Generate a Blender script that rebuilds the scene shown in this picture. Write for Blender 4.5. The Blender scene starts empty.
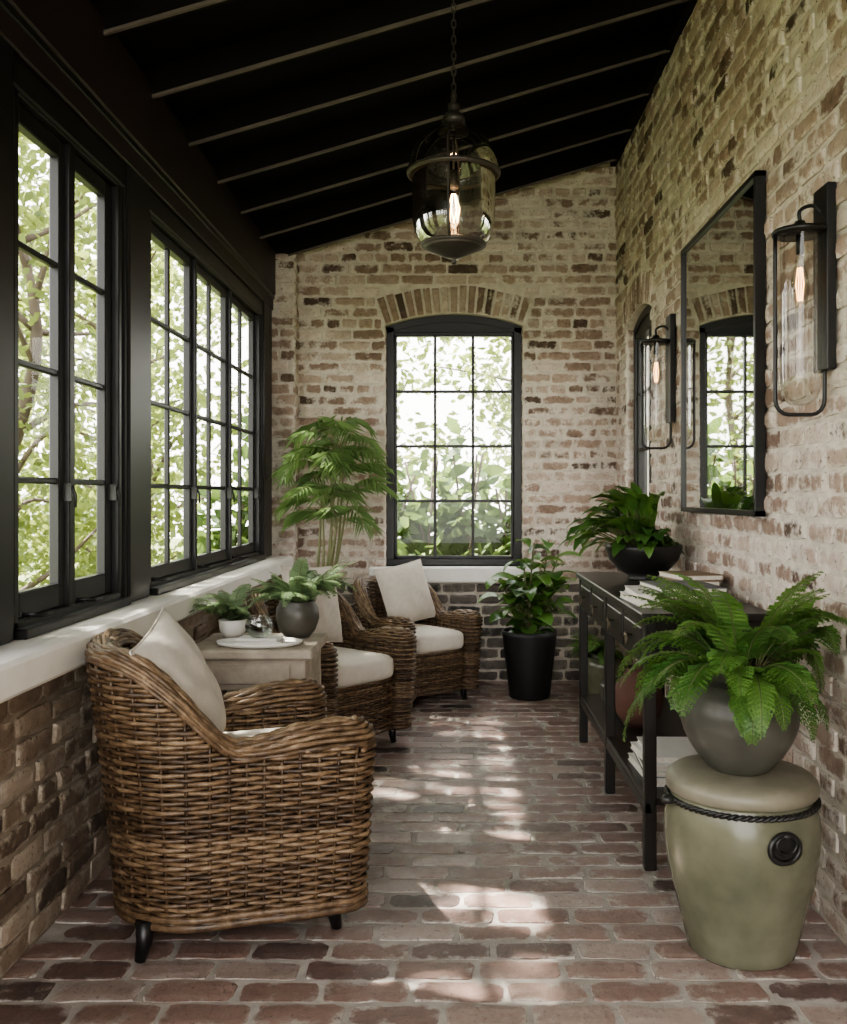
import bpy, math, random
from mathutils import Vector, Matrix
random.seed(11)
R=random.random
def U(a,b): return a+(b-a)*random.random()
SC=bpy.context.scene
COL=SC.collection
try:
    SC.view_settings.view_transform='AgX'; SC.view_settings.look='AgX - Medium High Contrast'
except Exception: pass

# ------------------------------------------------------------------ materials
def newmat(name):
    m=bpy.data.materials.new(name); m.use_nodes=True
    nt=m.node_tree; nt.nodes.clear()
    out=nt.nodes.new('ShaderNodeOutputMaterial')
    return m,nt,out
def N(nt,t,**k):
    n=nt.nodes.new(t)
    for a,b in k.items(): setattr(n,a,b)
    return n
def ramp(nt,stops,interp='LINEAR'):
    n=nt.nodes.new('ShaderNodeValToRGB'); cr=n.color_ramp; cr.interpolation=interp
    while len(cr.elements)<len(stops): cr.elements.new(0.5)
    for e,(p,c) in zip(cr.elements,stops):
        e.position=p; e.color=(c[0],c[1],c[2],1) if not isinstance(c,(int,float)) else (c,c,c,1)
    return n
def noise(nt,scale,detail=4,rough=0.55,coord='Object',vec=None):
    n=nt.nodes.new('ShaderNodeTexNoise'); n.inputs['Scale'].default_value=scale
    n.inputs['Detail'].default_value=detail; n.inputs['Roughness'].default_value=rough
    if vec is None:
        tc=nt.nodes.new('ShaderNodeTexCoord'); vec=tc.outputs[coord]
    nt.links.new(vec,n.inputs['Vector'])
    return n
def math_(nt,op,a,b,c=None):
    n=nt.nodes.new('ShaderNodeMath'); n.operation=op
    for i,v in enumerate((a,b,c)):
        if v is None: continue
        if isinstance(v,(int,float)): n.inputs[i].default_value=v
        else: nt.links.new(v,n.inputs[i])
    return n.outputs[0]
def mixc(nt,fac,a,b,blend='MIX'):
    n=nt.nodes.new('ShaderNodeMix'); n.data_type='RGBA'; n.blend_type=blend
    for i,v in ((0,fac),(6,a),(7,b)):
        if isinstance(v,(int,float)): n.inputs[i].default_value=v
        elif isinstance(v,tuple): n.inputs[i].default_value=(v[0],v[1],v[2],1)
        else: nt.links.new(v,n.inputs[i])
    return n.outputs[2]
def simple(name,c1,c2=None,rough=0.6,metal=0.0,scale=8,bump=0.0,bscale=60,spec=0.5,emit=None,sheen=0):
    m,nt,out=newmat(name)
    p=N(nt,'ShaderNodeBsdfPrincipled')
    p.inputs['Roughness'].default_value=rough; p.inputs['Metallic'].default_value=metal
    p.inputs['Specular IOR Level'].default_value=spec
    if c2 is None: c2=tuple(x*0.8 for x in c1)
    n=noise(nt,scale); r=ramp(nt,[(0.3,0.0),(0.7,1.0)]); nt.links.new(n.outputs['Fac'],r.inputs[0])
    nt.links.new(mixc(nt,r.outputs[0],c1,c2),p.inputs['Base Color'])
    if sheen: p.inputs['Sheen Weight'].default_value=sheen
    if bump:
        b=N(nt,'ShaderNodeBump'); b.inputs['Strength'].default_value=bump; b.inputs['Distance'].default_value=0.004
        n2=noise(nt,bscale,5,0.6); nt.links.new(n2.outputs['Fac'],b.inputs['Height']); nt.links.new(b.outputs[0],p.inputs['Normal'])
    nt.links.new(p.outputs[0],out.inputs[0])
    return m
def brickmat(name,stops,lime,limeamt,rough=0.9,bump=0.7,spec=0.25,dirt=(0.2,0.14,0.1),edge=0.14,big=0.22,grime=0.35):
    m,nt,out=newmat(name)
    p=N(nt,'ShaderNodeBsdfPrincipled'); p.inputs['Specular IOR Level'].default_value=spec
    at=N(nt,'ShaderNodeAttribute'); at.attribute_name='rnd'
    ae=N(nt,'ShaderNodeAttribute'); ae.attribute_name='edge'
    n0=noise(nt,22,5,0.65)
    v=math_(nt,'MULTIPLY_ADD',n0.outputs['Fac'],0.6,math_(nt,'SUBTRACT',at.outputs['Fac'],0.30))
    r=ramp(nt,stops); nt.links.new(v,r.inputs[0])
    nl=noise(nt,13,8,0.72)
    nl2=noise(nt,1.7,4,0.6)
    f=math_(nt,'MULTIPLY_ADD',ae.outputs['Fac'],edge,nl.outputs['Fac'])
    f=math_(nt,'ADD',f,math_(nt,'MULTIPLY',math_(nt,'SUBTRACT',nl2.outputs['Fac'],0.5),big*3))
    rl=ramp(nt,[(0.62-limeamt,0.0),(0.74-limeamt,0.9)]); nt.links.new(f,rl.inputs[0])
    nlc=noise(nt,30,4,0.6)
    limec=mixc(nt,nlc.outputs['Fac'],lime,tuple(x*0.78 for x in lime))
    c=mixc(nt,rl.outputs[0],r.outputs[0],limec)
    nd=noise(nt,60,5,0.7); rd=ramp(nt,[(0.32,1.0),(0.42,0.0)]); nt.links.new(nd.outputs['Fac'],rd.inputs[0])
    c=mixc(nt,rd.outputs[0],c,dirt)
    # weathered soot patches
    ng=noise(nt,3.1,7,0.68); rg=ramp(nt,[(0.50,0.0),(0.68,grime)]); nt.links.new(ng.outputs['Fac'],rg.inputs[0])
    c=mixc(nt,rg.outputs[0],c,dirt)
    nt.links.new(c,p.inputs['Base Color'])
    nr=noise(nt,9,4); rr=ramp(nt,[(0.3,rough-0.2),(0.7,rough)]); nt.links.new(nr.outputs['Fac'],rr.inputs[0]); nt.links.new(rr.outputs[0],p.inputs['Roughness'])
    b=N(nt,'ShaderNodeBump'); b.inputs['Strength'].default_value=bump; b.inputs['Distance'].default_value=0.008
    nb=noise(nt,38,8,0.7); nt.links.new(nb.outputs['Fac'],b.inputs['Height']); nt.links.new(b.outputs[0],p.inputs['Normal'])
    nt.links.new(p.outputs[0],out.inputs[0])
    return m
def glassmat(name,tint=(1,1,1),refl=0.08,rough=0.0,fm=0.5):
    m,nt,out=newmat(name)
    t=N(nt,'ShaderNodeBsdfTransparent'); t.inputs[0].default_value=(*tint,1)
    g=N(nt,'ShaderNodeBsdfGlossy'); g.inputs['Roughness'].default_value=rough
    mx=N(nt,'ShaderNodeMixShader')
    lw=N(nt,'ShaderNodeLayerWeight'); lw.inputs[0].default_value=0.3
    nt.links.new(math_(nt,'MULTIPLY_ADD',lw.outputs['Fresnel'],fm,refl*0.5),mx.inputs[0])
    nt.links.new(t.outputs[0],mx.inputs[1]); nt.links.new(g.outputs[0],mx.inputs[2]); nt.links.new(mx.outputs[0],out.inputs[0])
    return m
def leafmat(name,c1,c2,trans=0.35,rough=0.45,spec=0.4,tcol=None):
    m,nt,out=newmat(name)
    at=N(nt,'ShaderNodeAttribute'); at.attribute_name='rnd'
    col=mixc(nt,at.outputs['Fac'],c1,c2)
    p=N(nt,'ShaderNodeBsdfPrincipled'); p.inputs['Roughness'].default_value=rough; p.inputs['Specular IOR Level'].default_value=spec
    nt.links.new(col,p.inputs['Base Color'])
    tr=N(nt,'ShaderNodeBsdfTranslucent')
    tc=tcol or tuple(min(1,x*1.6) for x in c2)
    tr.inputs[0].default_value=(*tc,1)
    mx=N(nt,'ShaderNodeMixShader'); mx.inputs[0].default_value=trans
    nt.links.new(p.outputs[0],mx.inputs[1]); nt.links.new(tr.outputs[0],mx.inputs[2]); nt.links.new(mx.outputs[0],out.inputs[0])
    return m

WALLSTOPS=[(0.0,(0.095,0.066,0.052)),(0.15,(0.19,0.128,0.10)),(0.35,(0.30,0.212,0.168)),(0.55,(0.40,0.298,0.24)),(0.8,(0.50,0.402,0.335)),(1.0,(0.63,0.545,0.47))]
M_wb=brickmat('brick_wall_limewashed',WALLSTOPS,(0.76,0.69,0.61),0.105,dirt=(0.14,0.108,0.085),grime=0.42)
M_mortar=simple('lime_mortar',(0.69,0.63,0.555),(0.47,0.42,0.36),0.95,scale=14,bump=0.9,bscale=50,spec=0.1)
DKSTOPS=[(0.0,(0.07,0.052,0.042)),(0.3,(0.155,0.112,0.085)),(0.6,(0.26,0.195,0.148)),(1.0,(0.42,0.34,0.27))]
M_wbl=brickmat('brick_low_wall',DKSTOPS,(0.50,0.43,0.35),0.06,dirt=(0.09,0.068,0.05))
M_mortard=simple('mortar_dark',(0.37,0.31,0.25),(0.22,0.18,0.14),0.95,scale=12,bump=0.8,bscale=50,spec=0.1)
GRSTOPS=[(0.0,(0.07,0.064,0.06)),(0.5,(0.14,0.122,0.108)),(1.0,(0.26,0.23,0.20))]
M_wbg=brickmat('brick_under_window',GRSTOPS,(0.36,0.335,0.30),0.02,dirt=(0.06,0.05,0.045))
FLSTOPS=[(0.0,(0.060,0.048,0.045)),(0.15,(0.135,0.092,0.083)),(0.4,(0.225,0.145,0.124)),(0.7,(0.305,0.208,0.178)),(1.0,(0.38,0.30,0.265))]
M_fb=brickmat('brick_floor',FLSTOPS,(0.52,0.475,0.435),0.04,rough=0.48,bump=0.5,spec=0.5,dirt=(0.115,0.083,0.073),edge=0.12,big=0.15,grime=0.4)
M_fm=simple('floor_mortar',(0.50,0.46,0.42),(0.33,0.30,0.27),0.9,scale=10,bump=0.6,spec=0.2)
M_black=simple('black_painted_steel',(0.007,0.007,0.008),(0.011,0.010,0.010),0.38,scale=5,bump=0.05)
M_beam=simple('dark_stained_beam',(0.013,0.0070,0.0080),(0.020,0.011,0.0115),0.5,scale=6,bump=0.2)
M_ceil=simple('black_ceiling_boards',(0.003,0.0027,0.0027),(0.006,0.005,0.005),0.8,scale=4,spec=0.2)
M_raft=simple('black_rafter',(0.005,0.0045,0.004),(0.010,0.008,0.007),0.7,scale=6,spec=0.2)
M_strip=simple('lit_rafter_edge',(0.15,0.125,0.105),(0.08,0.065,0.055),0.6,scale=6)  # paler tone paints in the light caught by the rafters' lower edges
M_sill=simple('white_plaster_sill',(0.84,0.82,0.79),(0.75,0.72,0.68),0.75,scale=7,bump=0.3,bscale=25)
M_glass=glassmat('window_glass',(0.98,0.99,0.98),0.04,fm=0.08)
M_lglass=glassmat('lantern_glass',(0.82,0.82,0.80),0.22,0.05,fm=0.7)
M_sglass=glassmat('sconce_glass',(0.93,0.92,0.89),0.07,fm=0.28)
M_clear=glassmat('clear_glass',(0.93,0.95,0.94),0.15)
M_linen=simple('linen_cushion',(0.68,0.63,0.56),(0.62,0.57,0.50),0.95,scale=30,bump=0.35,bscale=260,spec=0.1,sheen=0.2)
M_linen2=simple('linen_pillow',(0.60,0.55,0.485),(0.53,0.48,0.42),0.95,scale=30,bump=0.4,bscale=220,spec=0.1,sheen=0.2)
M_conc=simple('dark_stoneware',(0.045,0.042,0.036),(0.10,0.092,0.078),0.38,scale=5,bump=0.35,bscale=26)
M_fpot=simple('grey_glazed_stoneware',(0.050,0.049,0.042),(0.105,0.102,0.086),0.33,scale=6,bump=0.35,bscale=26)
M_celadon=simple('celadon_glaze',(0.095,0.098,0.064),(0.20,0.195,0.135),0.22,scale=4.5,bump=0.25,bscale=12)
M_celrim=simple('stool_rim',(0.24,0.22,0.165),(0.155,0.142,0.105),0.4,scale=10,bump=0.2)
M_blackpot=simple('black_pot',(0.010,0.010,0.011),(0.015,0.015,0.015),0.5)
M_bowl=simple('black_bowl',(0.012,0.012,0.012),(0.024,0.022,0.020),0.35)
M_wood=simple('black_console_wood',(0.013,0.011,0.010),(0.022,0.019,0.017),0.36,scale=9,bump=0.15)
M_drift=simple('whitewashed_wood',(0.48,0.42,0.35),(0.28,0.235,0.19),0.8,scale=9,bump=0.6,bscale=40)
M_brass=simple('aged_brass',(0.20,0.17,0.12),(0.12,0.10,0.07),0.45,metal=0.9)
M_iron=simple('lantern_iron',(0.10,0.088,0.076),(0.055,0.048,0.042),0.45,metal=0.6)
M_white=simple('white_ceramic',(0.80,0.78,0.75),(0.72,0.7,0.67),0.4)
M_paper=simple('book_pages',(0.74,0.70,0.62),(0.62,0.58,0.50),0.9,scale=80)
M_cov1=simple('book_cover_white',(0.70,0.68,0.65),(0.62,0.6,0.57),0.6)
M_cov2=simple('book_cover_tan',(0.30,0.22,0.15),(0.24,0.17,0.11),0.7)
M_cov3=simple('book_cover_grey',(0.20,0.20,0.20),(0.15,0.15,0.15),0.7)
M_terra=simple('terracotta',(0.15,0.068,0.05),(0.10,0.05,0.04),0.8,bump=0.3)
M_stem=simple('plant_stem',(0.10,0.14,0.045),(0.13,0.11,0.055),0.6)
M_cane=simple('palm_cane',(0.16,0.20,0.08),(0.22,0.20,0.11),0.5,scale=15)
M_bark=simple('bark',(0.09,0.07,0.055),(0.15,0.12,0.095),0.9,bump=0.5)
M_grass=simple('lawn',(0.09,0.12,0.045),(0.15,0.17,0.07),1.0,scale=3)
M_fern=leafmat('fern_leaf',(0.033,0.10,0.020),(0.14,0.26,0.065),0.35,tcol=(0.25,0.40,0.10))
M_fern2=leafmat('grey_fern_leaf',(0.075,0.125,0.058),(0.19,0.265,0.135),0.3)
M_palm=leafmat('palm_leaf',(0.048,0.10,0.030),(0.16,0.25,0.09),0.35,tcol=(0.26,0.38,0.14))
M_broad=leafmat('broad_leaf',(0.026,0.082,0.019),(0.125,0.24,0.055),0.28,rough=0.3,spec=0.5,tcol=(0.24,0.38,0.085))
M_out=leafmat('garden_leaf',(0.038,0.065,0.016),(0.15,0.19,0.056),0.45,rough=0.6,tcol=(0.31,0.365,0.105))
M_out2=leafmat('shrub_leaf',(0.022,0.048,0.014),(0.09,0.145,0.043),0.4,rough=0.45,tcol=(0.18,0.26,0.072))
M_mirror,nt,out=newmat('mirror_glass'); g=N(nt,'ShaderNodeBsdfGlossy'); g.inputs['Roughness'].default_value=0.015; g.inputs[0].default_value=(0.74,0.75,0.73,1); nt.links.new(g.outputs[0],out.inputs[0])
def emitmat(name,c,s):
    m,nt,out=newmat(name); e=N(nt,'ShaderNodeEmission'); e.inputs[0].default_value=(*c,1); e.inputs[1].default_value=s; nt.links.new(e.outputs[0],out.inputs[0]); return m
M_bulb=emitmat('bulb_filament',(1.0,0.50,0.16),14)
M_fil=emitmat('lantern_filament',(1.0,0.55,0.20),45)
# rattan
M_rat,nt,out=newmat('rattan')
p=N(nt,'ShaderNodeBsdfPrincipled'); p.inputs['Roughness'].default_value=0.40
at=N(nt,'ShaderNodeAttribute'); at.attribute_name='rnd'
nn=noise(nt,32,5,0.7)
v=math_(nt,'MULTIPLY_ADD',nn.outputs['Fac'],1.6,math_(nt,'MULTIPLY_ADD',at.outputs['Fac'],0.55,-0.60))
rr=ramp(nt,[(0.0,(0.024,0.014,0.0085)),(0.3,(0.076,0.046,0.026)),(0.6,(0.158,0.101,0.058)),(1.0,(0.315,0.225,0.14))]); nt.links.new(v,rr.inputs[0])
nt.links.new(rr.outputs[0],p.inputs['Base Color']); nt.links.new(p.outputs[0],out.inputs[0])
M_ratd=simple('rattan_core',(0.026,0.016,0.010),(0.016,0.010,0.0065),0.9)

# ------------------------------------------------------------------ mesh builder
class MB:
    def __init__(s): s.v=[];s.f=[];s.r=[];s.m=[];s.sm=[];s.e=[]
    def add(s,vs,fs,r=0.5,mi=0,sm=False,e=None):
        o=len(s.v); s.v.extend([tuple(x) for x in vs])
        s.e.extend(e if e is not None else [0.0]*len(vs))
        for f in fs: s.f.append(tuple(i+o for i in f))
        k=len(fs); s.r.extend([r]*k); s.m.extend([mi]*k); s.sm.extend([sm]*k)
    def box(s,x0,x1,y0,y1,z0,z1,mi=0,r=0.5,M=None,bev=0.0):
        if x0>x1:x0,x1=x1,x0
        if y0>y1:y0,y1=y1,y0
        if z0>z1:z0,z1=z1,z0
        if bev<=0:
            vs=[(x,y,z) for x in(x0,x1) for y in(y0,y1) for z in(z0,z1)]
            fs=[(0,1,3,2),(4,6,7,5),(0,4,5,1),(2,3,7,6),(0,2,6,4),(1,5,7,3)]
        else:
            b=min(bev,(x1-x0)*0.45,(y1-y0)*0.45,(z1-z0)*0.45)
            vs=[];idx={}
            for ix,x in enumerate((x0,x1)):
                for iy,y in enumerate((y0,y1)):
                    for iz,z in enumerate((z0,z1)):
                        sx=1-2*ix; sy=1-2*iy; sz=1-2*iz
                        idx[(ix,iy,iz,0)]=len(vs); vs.append((x,y+sy*b,z+sz*b))
                        idx[(ix,iy,iz,1)]=len(vs); vs.append((x+sx*b,y,z+sz*b))
                        idx[(ix,iy,iz,2)]=len(vs); vs.append((x+sx*b,y+sy*b,z))
            fs=[]
            for a in(0,1):
                q=[(0,0),(0,1),(1,1),(1,0)]
                fs.append([idx[(a,i,j,0)] for i,j in q]); fs.append([idx[(i,a,j,1)] for i,j in q]); fs.append([idx[(i,j,a,2)] for i,j in q])
                for c in(0,1):
                    fs.append([idx[(0,a,c,1)],idx[(1,a,c,1)],idx[(1,a,c,2)],idx[(0,a,c,2)]])
                    fs.append([idx[(a,0,c,0)],idx[(a,1,c,0)],idx[(a,1,c,2)],idx[(a,0,c,2)]])
                    fs.append([idx[(a,c,0,0)],idx[(a,c,1,0)],idx[(a,c,1,1)],idx[(a,c,0,1)]])
            for i in(0,1):
                for j in(0,1):
                    for k in(0,1): fs.append([idx[(i,j,k,0)],idx[(i,j,k,1)],idx[(i,j,k,2)]])
        if M is not None: vs=[tuple(M@Vector(v)) for v in vs]
        s.add(vs,fs,r,mi)
    def tube(s,pts,rad,n=6,closed=False,mi=0,r=0.5,cap=True):
        pts=[Vector(p) for p in pts]; L=len(pts)
        if not hasattr(rad,'__len__'): rad=[rad]*L
        vs=[];up=None
        for i in range(L):
            if closed: t=pts[(i+1)%L]-pts[i-1]
            else: t=pts[min(i+1,L-1)]-pts[max(i-1,0)]
            if t.length<1e-9: t=Vector((0,0,1))
            t.normalize()
            if up is None:
                up=Vector((0,0,1)) if abs(t.z)<0.9 else Vector((1,0,0))
            a=t.cross(up)
            if a.length<1e-4: a=t.cross(Vector((0.3,1,0.2)))
            a.normalize(); b=a.cross(t); b.normalize(); up=b
            for k in range(n):
                th=2*math.pi*k/n
                vs.append(pts[i]+(a*math.cos(th)+b*math.sin(th))*rad[i])
        fs=[]
        for i in range(L if closed else L-1):
            j=(i+1)%L
            for k in range(n):
                k2=(k+1)%n; fs.append((i*n+k,i*n+k2,j*n+k2,j*n+k))
        if not closed and cap:
            fs.append(tuple(range(n-1,-1,-1))); fs.append(tuple((L-1)*n+k for k in range(n)))
        s.add(vs,fs,r,mi,True)
    def lathe(s,prof,n=40,c=(0,0,0),mi=0,r=0.5,sm=True,sy=1.0):
        vs=[];L=len(prof)
        for (rr,z) in prof:
            for k in range(n):
                th=2*math.pi*k/n; vs.append((c[0]+rr*math.cos(th),c[1]+sy*rr*math.sin(th),c[2]+z))
        fs=[]
        for i in range(L-1):
            for k in range(n):
                k2=(k+1)%n; fs.append((i*n+k,i*n+k2,(i+1)*n+k2,(i+1)*n+k))
        s.add(vs,fs,r,mi,sm)
    def obj(s,name,mats,parent=None,loc=None,rot=None,mod=None):
        me=bpy.data.meshes.new(name); me.from_pydata(s.v,[],s.f)
        if not isinstance(mats,(list,tuple)): mats=[mats]
        for m in mats: me.materials.append(m)
        me.polygons.foreach_set('material_index',s.m)
        me.polygons.foreach_set('use_smooth',s.sm)
        a=me.attributes.new('rnd','FLOAT','FACE'); a.data.foreach_set('value',s.r)
        if any(s.e):
            a=me.attributes.new('edge','FLOAT','POINT'); a.data.foreach_set('value',s.e)
        me.update()
        o=bpy.data.objects.new(name,me); COL.objects.link(o)
        if parent: o.parent=parent
        if loc: o.location=loc
        if rot: o.rotation_euler=rot
        return o
def empty(name,loc=(0,0,0),rz=0,sc=1.0):
    e=bpy.data.objects.new(name,None); COL.objects.link(e); e.location=loc; e.rotation_euler=(0,0,rz); e.scale=(sc,sc,sc); e.empty_display_size=0.1
    return e
def smooth(a,b,x):
    t=max(0,min(1,(x-a)/(b-a))); return t*t*(3-2*t)
def spline(pts,n):
    P=[Vector(p) for p in pts]; P=[P[0]*2-P[1]]+P+[P[-1]*2-P[-2]]
    out=[]; m=len(P)-3
    for i in range(n+1):
        t=i/n*m; k=min(int(t),m-1); u=t-k
        a,b,c,d=P[k],P[k+1],P[k+2],P[k+3]
        out.append(0.5*((2*b)+(c-a)*u+(2*a-5*b+4*c-d)*u*u+(3*b-a-3*c+d)*u**3))
    return out

# ------------------------------------------------------------------ room constants
YB=6.64; XR=1.13; XL=-1.27; XLW=-1.22; YN=-1.6
def zc(x): return 3.61+0.293*(x-1.13)

# ------------------------------------------------------------------ brick walls
def blocked(op,w0,w1):
    uc=(op['u0']+op['u1'])/2; h=(op['u1']-op['u0'])/2
    if w1<=op['w0']+0.005: return None
    rise=op['rise']; Rr=(h*h+rise*rise)/(2*rise); cz=op['w1']-Rr; ring=op['ring']; th=math.asin(h/Rr); spring=op['w1']-rise
    if w0>=cz+Rr+ring-0.01: return None
    if w1<=spring+0.02: return (uc-h,uc+h)
    wq=max(w0,spring)
    skt=cz+(Rr+ring)*math.cos(th)
    best=h
    for w in (wq,(wq+w1)/2,w1):
        if w<skt: best=max(best,h+(w-spring)*math.tan(th))
    if w1>=skt:
        w=max(wq,skt); best=math.sqrt(max(0,(Rr+ring)**2-(w-cz)**2))
    if best<0.02: return None
    return (uc-best-0.008,uc+best+0.008)
def one_brick(mb,mapf,a,b,c,d,dep,r,mi=0,j=0.003):
    nu,nw=5,3
    tu=U(-0.003,0.003); tw=U(-0.002,0.002)
    vs=[];E=[]
    for iw in range(nw+1):
        for iu in range(nu+1):
            e=(iu in(0,nu)) or (iw in(0,nw))
            fu=iu/nu
            if iu==1: fu=.12
            if iu==nu-1: fu=.88
            fw=(0,.27,.73,1)[iw]
            u=a+(b-a)*fu; w=c+(d-c)*fw
            if e: u+=U(-j,j); w+=U(-j,j)
            if (iu in(0,nu)) and (iw in(0,nw)):
                w+= j*1.3 if iw==0 else -j*1.3
                u+= j*1.3 if iu==0 else -j*1.3
            dd=dep*(0.6 if e else 1.0)+U(-0.0012,0.0012)+tu*(iu/nu-.5)*2+tw*(iw/nw-.5)*2
            vs.append(mapf(u,w,dd)); E.append(1.0 if e else 0.0)
    fs=[(iw*(nu+1)+iu,iw*(nu+1)+iu+1,(iw+1)*(nu+1)+iu+1,(iw+1)*(nu+1)+iu) for iw in range(nw) for iu in range(nu)]
    ring=[iu for iu in range(nu+1)]+[iw*(nu+1)+nu for iw in range(1,nw+1)]+[nw*(nu+1)+iu for iu in range(nu-1,-1,-1)]+[iw*(nu+1) for iw in range(nw-1,0,-1)]
    n0=len(vs)
    for q in ring:
        iw,iu=divmod(q,nu+1)
        u=a+(b-a)*iu/nu; w=c+(d-c)*iw/nw
        if iu==0:u-=0.002
        if iu==nu:u+=0.002
        vs.append(mapf(u,w,-0.012)); E.append(1.4)
    k=len(ring)
    for i in range(k): fs.append((ring[i],ring[(i+1)%k],n0+(i+1)%k,n0+i))
    mb.add(vs,fs,r,mi,False,E)
def bricks(mb,mapf,u0,u1,w0,wtop,ops,Lb=0.222,Hb=0.0765,g=0.015,dep=0.007,mi=0,j=0.0038,phase=0):
    w=w0; row=0
    wmax=max(wtop(u0),wtop(u1))
    while w<wmax:
        h=Hb
        iv=[(u0,u1)]
        for op in ops:
            bl=blocked(op,w,w+h)
            if bl:
                new=[]
                for (a,b) in iv:
                    if bl[1]<=a or bl[0]>=b: new.append((a,b)); continue
                    if bl[0]>a: new.append((a,bl[0]))
                    if bl[1]<b: new.append((bl[1],b))
                iv=new
        u=u0-Lb*((row%2)*0.5+phase)-U(0,0.03)
        header=(row%6==5)
        while u<u1:
            ln=Lb*U(0.90,1.08)*(0.52 if header else 1)
            for (a,b) in iv:
                x0=max(a,u+g/2); x1=min(b,u+ln-g/2)
                if x1-x0>0.035:
                    wt=min(wtop(x0),wtop(x1))
                    top=min(w+h-g/2,wt)
                    if top-w>0.03:
                        one_brick(mb,mapf,x0,x1,w+g/2+U(-.003,.003),top+U(-.003,.003),dep*U(0.4,1.9),min(1,max(0,random.gauss(0.53,0.27))),mi,j)
            u+=ln
        w+=h; row+=1
def arch_pts(op,n=16,extra=0.0):
    uc=(op['u0']+op['u1'])/2; h=(op['u1']-op['u0'])/2; rise=op['rise']; Rr=(h*h+rise*rise)/(2*rise); cz=op['w1']-Rr; th=math.asin(h/Rr)
    return [(uc+(Rr+extra)*math.sin(-th+2*th*i/n),cz+(Rr+extra)*math.cos(-th+2*th*i/n)) for i in range(n+1)]
def slab(mb,mapf,u0,u1,w0,wtop,op,thick,mi=0):
    def hexa(a,b,c0,c1,d0,d1):
        vs=[mapf(a,c0,0),mapf(b,c1,0),mapf(b,d1,0),mapf(a,d0,0),mapf(a,c0,-thick),mapf(b,c1,-thick),mapf(b,d1,-thick),mapf(a,d0,-thick)]
        mb.add(vs,[(0,1,2,3),(5,4,7,6),(0,4,5,1),(3,2,6,7),(1,5,6,2),(0,3,7,4)],0.5,mi)
    if op is None:
        hexa(u0,u1,w0,w0,wtop(u0),wtop(u1)); return
    a,b=op['u0'],op['u1']
    hexa(u0,a,w0,w0,wtop(u0),wtop(a)); hexa(b,u1,w0,w0,wtop(b),wtop(u1))
    if op['w0']>w0: hexa(a,b,w0,w0,op['w0'],op['w0'])
    pts=arch_pts(op)
    for (p,q) in zip(pts[:-1],pts[1:]): hexa(p[0],q[0],p[1],q[1],wtop(p[0]),wtop(q[0]))
def arch_ring(mb,mapf,op,nb,mi=0):
    p0=arch_pts(op,nb,0.004); p1=arch_pts(op,nb,op['ring']*0.97)
    for i in range(nb):
        g=0.008
        def lerp(p,q,t): return (p[0]+(q[0]-p[0])*t,p[1]+(q[1]-p[1])*t)
        k=g/math.dist(p0[i],p0[i+1]); k1=g/math.dist(p1[i],p1[i+1])
        A=lerp(p0[i],p0[i+1],k);B=lerp(p0[i],p0[i+1],1-k);C=lerp(p1[i],p1[i+1],1-k1);D=lerp(p1[i],p1[i+1],k1)
        e=U(-.008,.008)
        d=U(0.008,0.016); quad=[A,B,(C[0],C[1]+e),(D[0],D[1]+e)]
        cx=sum(q[0] for q in quad)/4; cy=sum(q[1] for q in quad)/4
        vs=[mapf(q[0],q[1],-0.09) for q in quad]+[mapf(q[0],q[1],d-.004) for q in quad]+[mapf(cx+(q[0]-cx)*.75,cy+(q[1]-cy)*.88,d) for q in quad]
        fs=[(8,9,10,11)]+[(k,(k+1)%4,4+(k+1)%4,4+k) for k in range(4)]+[(4+k,4+(k+1)%4,8+(k+1)%4,8+k) for k in range(4)]
        mb.add(vs,fs,min(1,max(0,random.gauss(0.45,0.27))),mi,False,[1.0]*8+[0.0]*4)

# back wall
OPB=dict(u0=-0.49,u1=0.476,w0=0.80,w1=2.573,rise=0.085,ring=0.19)
mapB=lambda u,w,d:(u,YB-d,w)
wt=lambda u: zc(u)+0.14
mb=MB()
slab(mb,mapB,-1.40,XR+0.3,-0.05,wt,OPB,0.30,1)
bricks(mb,mapB,-1.36,XR,0.70,lambda u:zc(u)+0.1,[OPB],mi=0)
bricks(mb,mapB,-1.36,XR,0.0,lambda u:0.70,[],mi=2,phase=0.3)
arch_ring(mb,mapB,OPB,17,0)
for sgn,uu in ((1,OPB['u0']),(-1,OPB['u1'])):
    w=0.80
    while w<2.42:
        mp=lambda a,b,d,uu=uu,sgn=sgn:(uu+sgn*d,YB+a,b)
        one_brick(mb,mp,0.004,0.10,w+.006,w+.070,0.006,R()*.6+.3,0); w+=0.0765
px0,px1,py=-1.26,-1.095,6.50
mb.box(px0,px1-.004,py+.004,YB,0,zc(-1.18)+.05,1)
bricks(mb,lambda u,w,d:(u,py-d,w),px0,px1,0,lambda u:2.95,[],mi=0,phase=0.2)
bricks(mb,lambda u,w,d:(px1+d,u,w),py,YB,0,lambda u:2.95,[],mi=0,phase=0.4)
mb.obj('wall_back',[M_wb,M_mortar,M_wbg])
# right wall
OPR=dict(u0=5.46,u1=6.26,w0=0.80,w1=2.46,rise=0.075,ring=0.19)
mapR=lambda u,w,d:(XR-d,u,w)
mb=MB()
slab(mb,mapR,YN,YB+0.3,-0.05,lambda u:zc(XR)+0.16,OPR,0.30,1)
bricks(mb,mapR,1.4,YB,0.0,lambda u:zc(XR)+0.14,[OPR],mi=0,dep=0.009)
arch_ring(mb,mapR,OPR,15,0)
for uu,sgn in ((OPR['u1'],-1),(OPR['u0'],1)):
    w=0.80
    while w<2.34:
        mp=lambda a,b,d,uu=uu,sgn=sgn:(XR+a,uu+sgn*d,b)
        one_brick(mb,mp,0.004,0.07,w+.006,w+.070,0.006,R()*.6+.3,0); w+=0.0765
mb.obj('wall_right',[M_wb,M_mortar])
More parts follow.
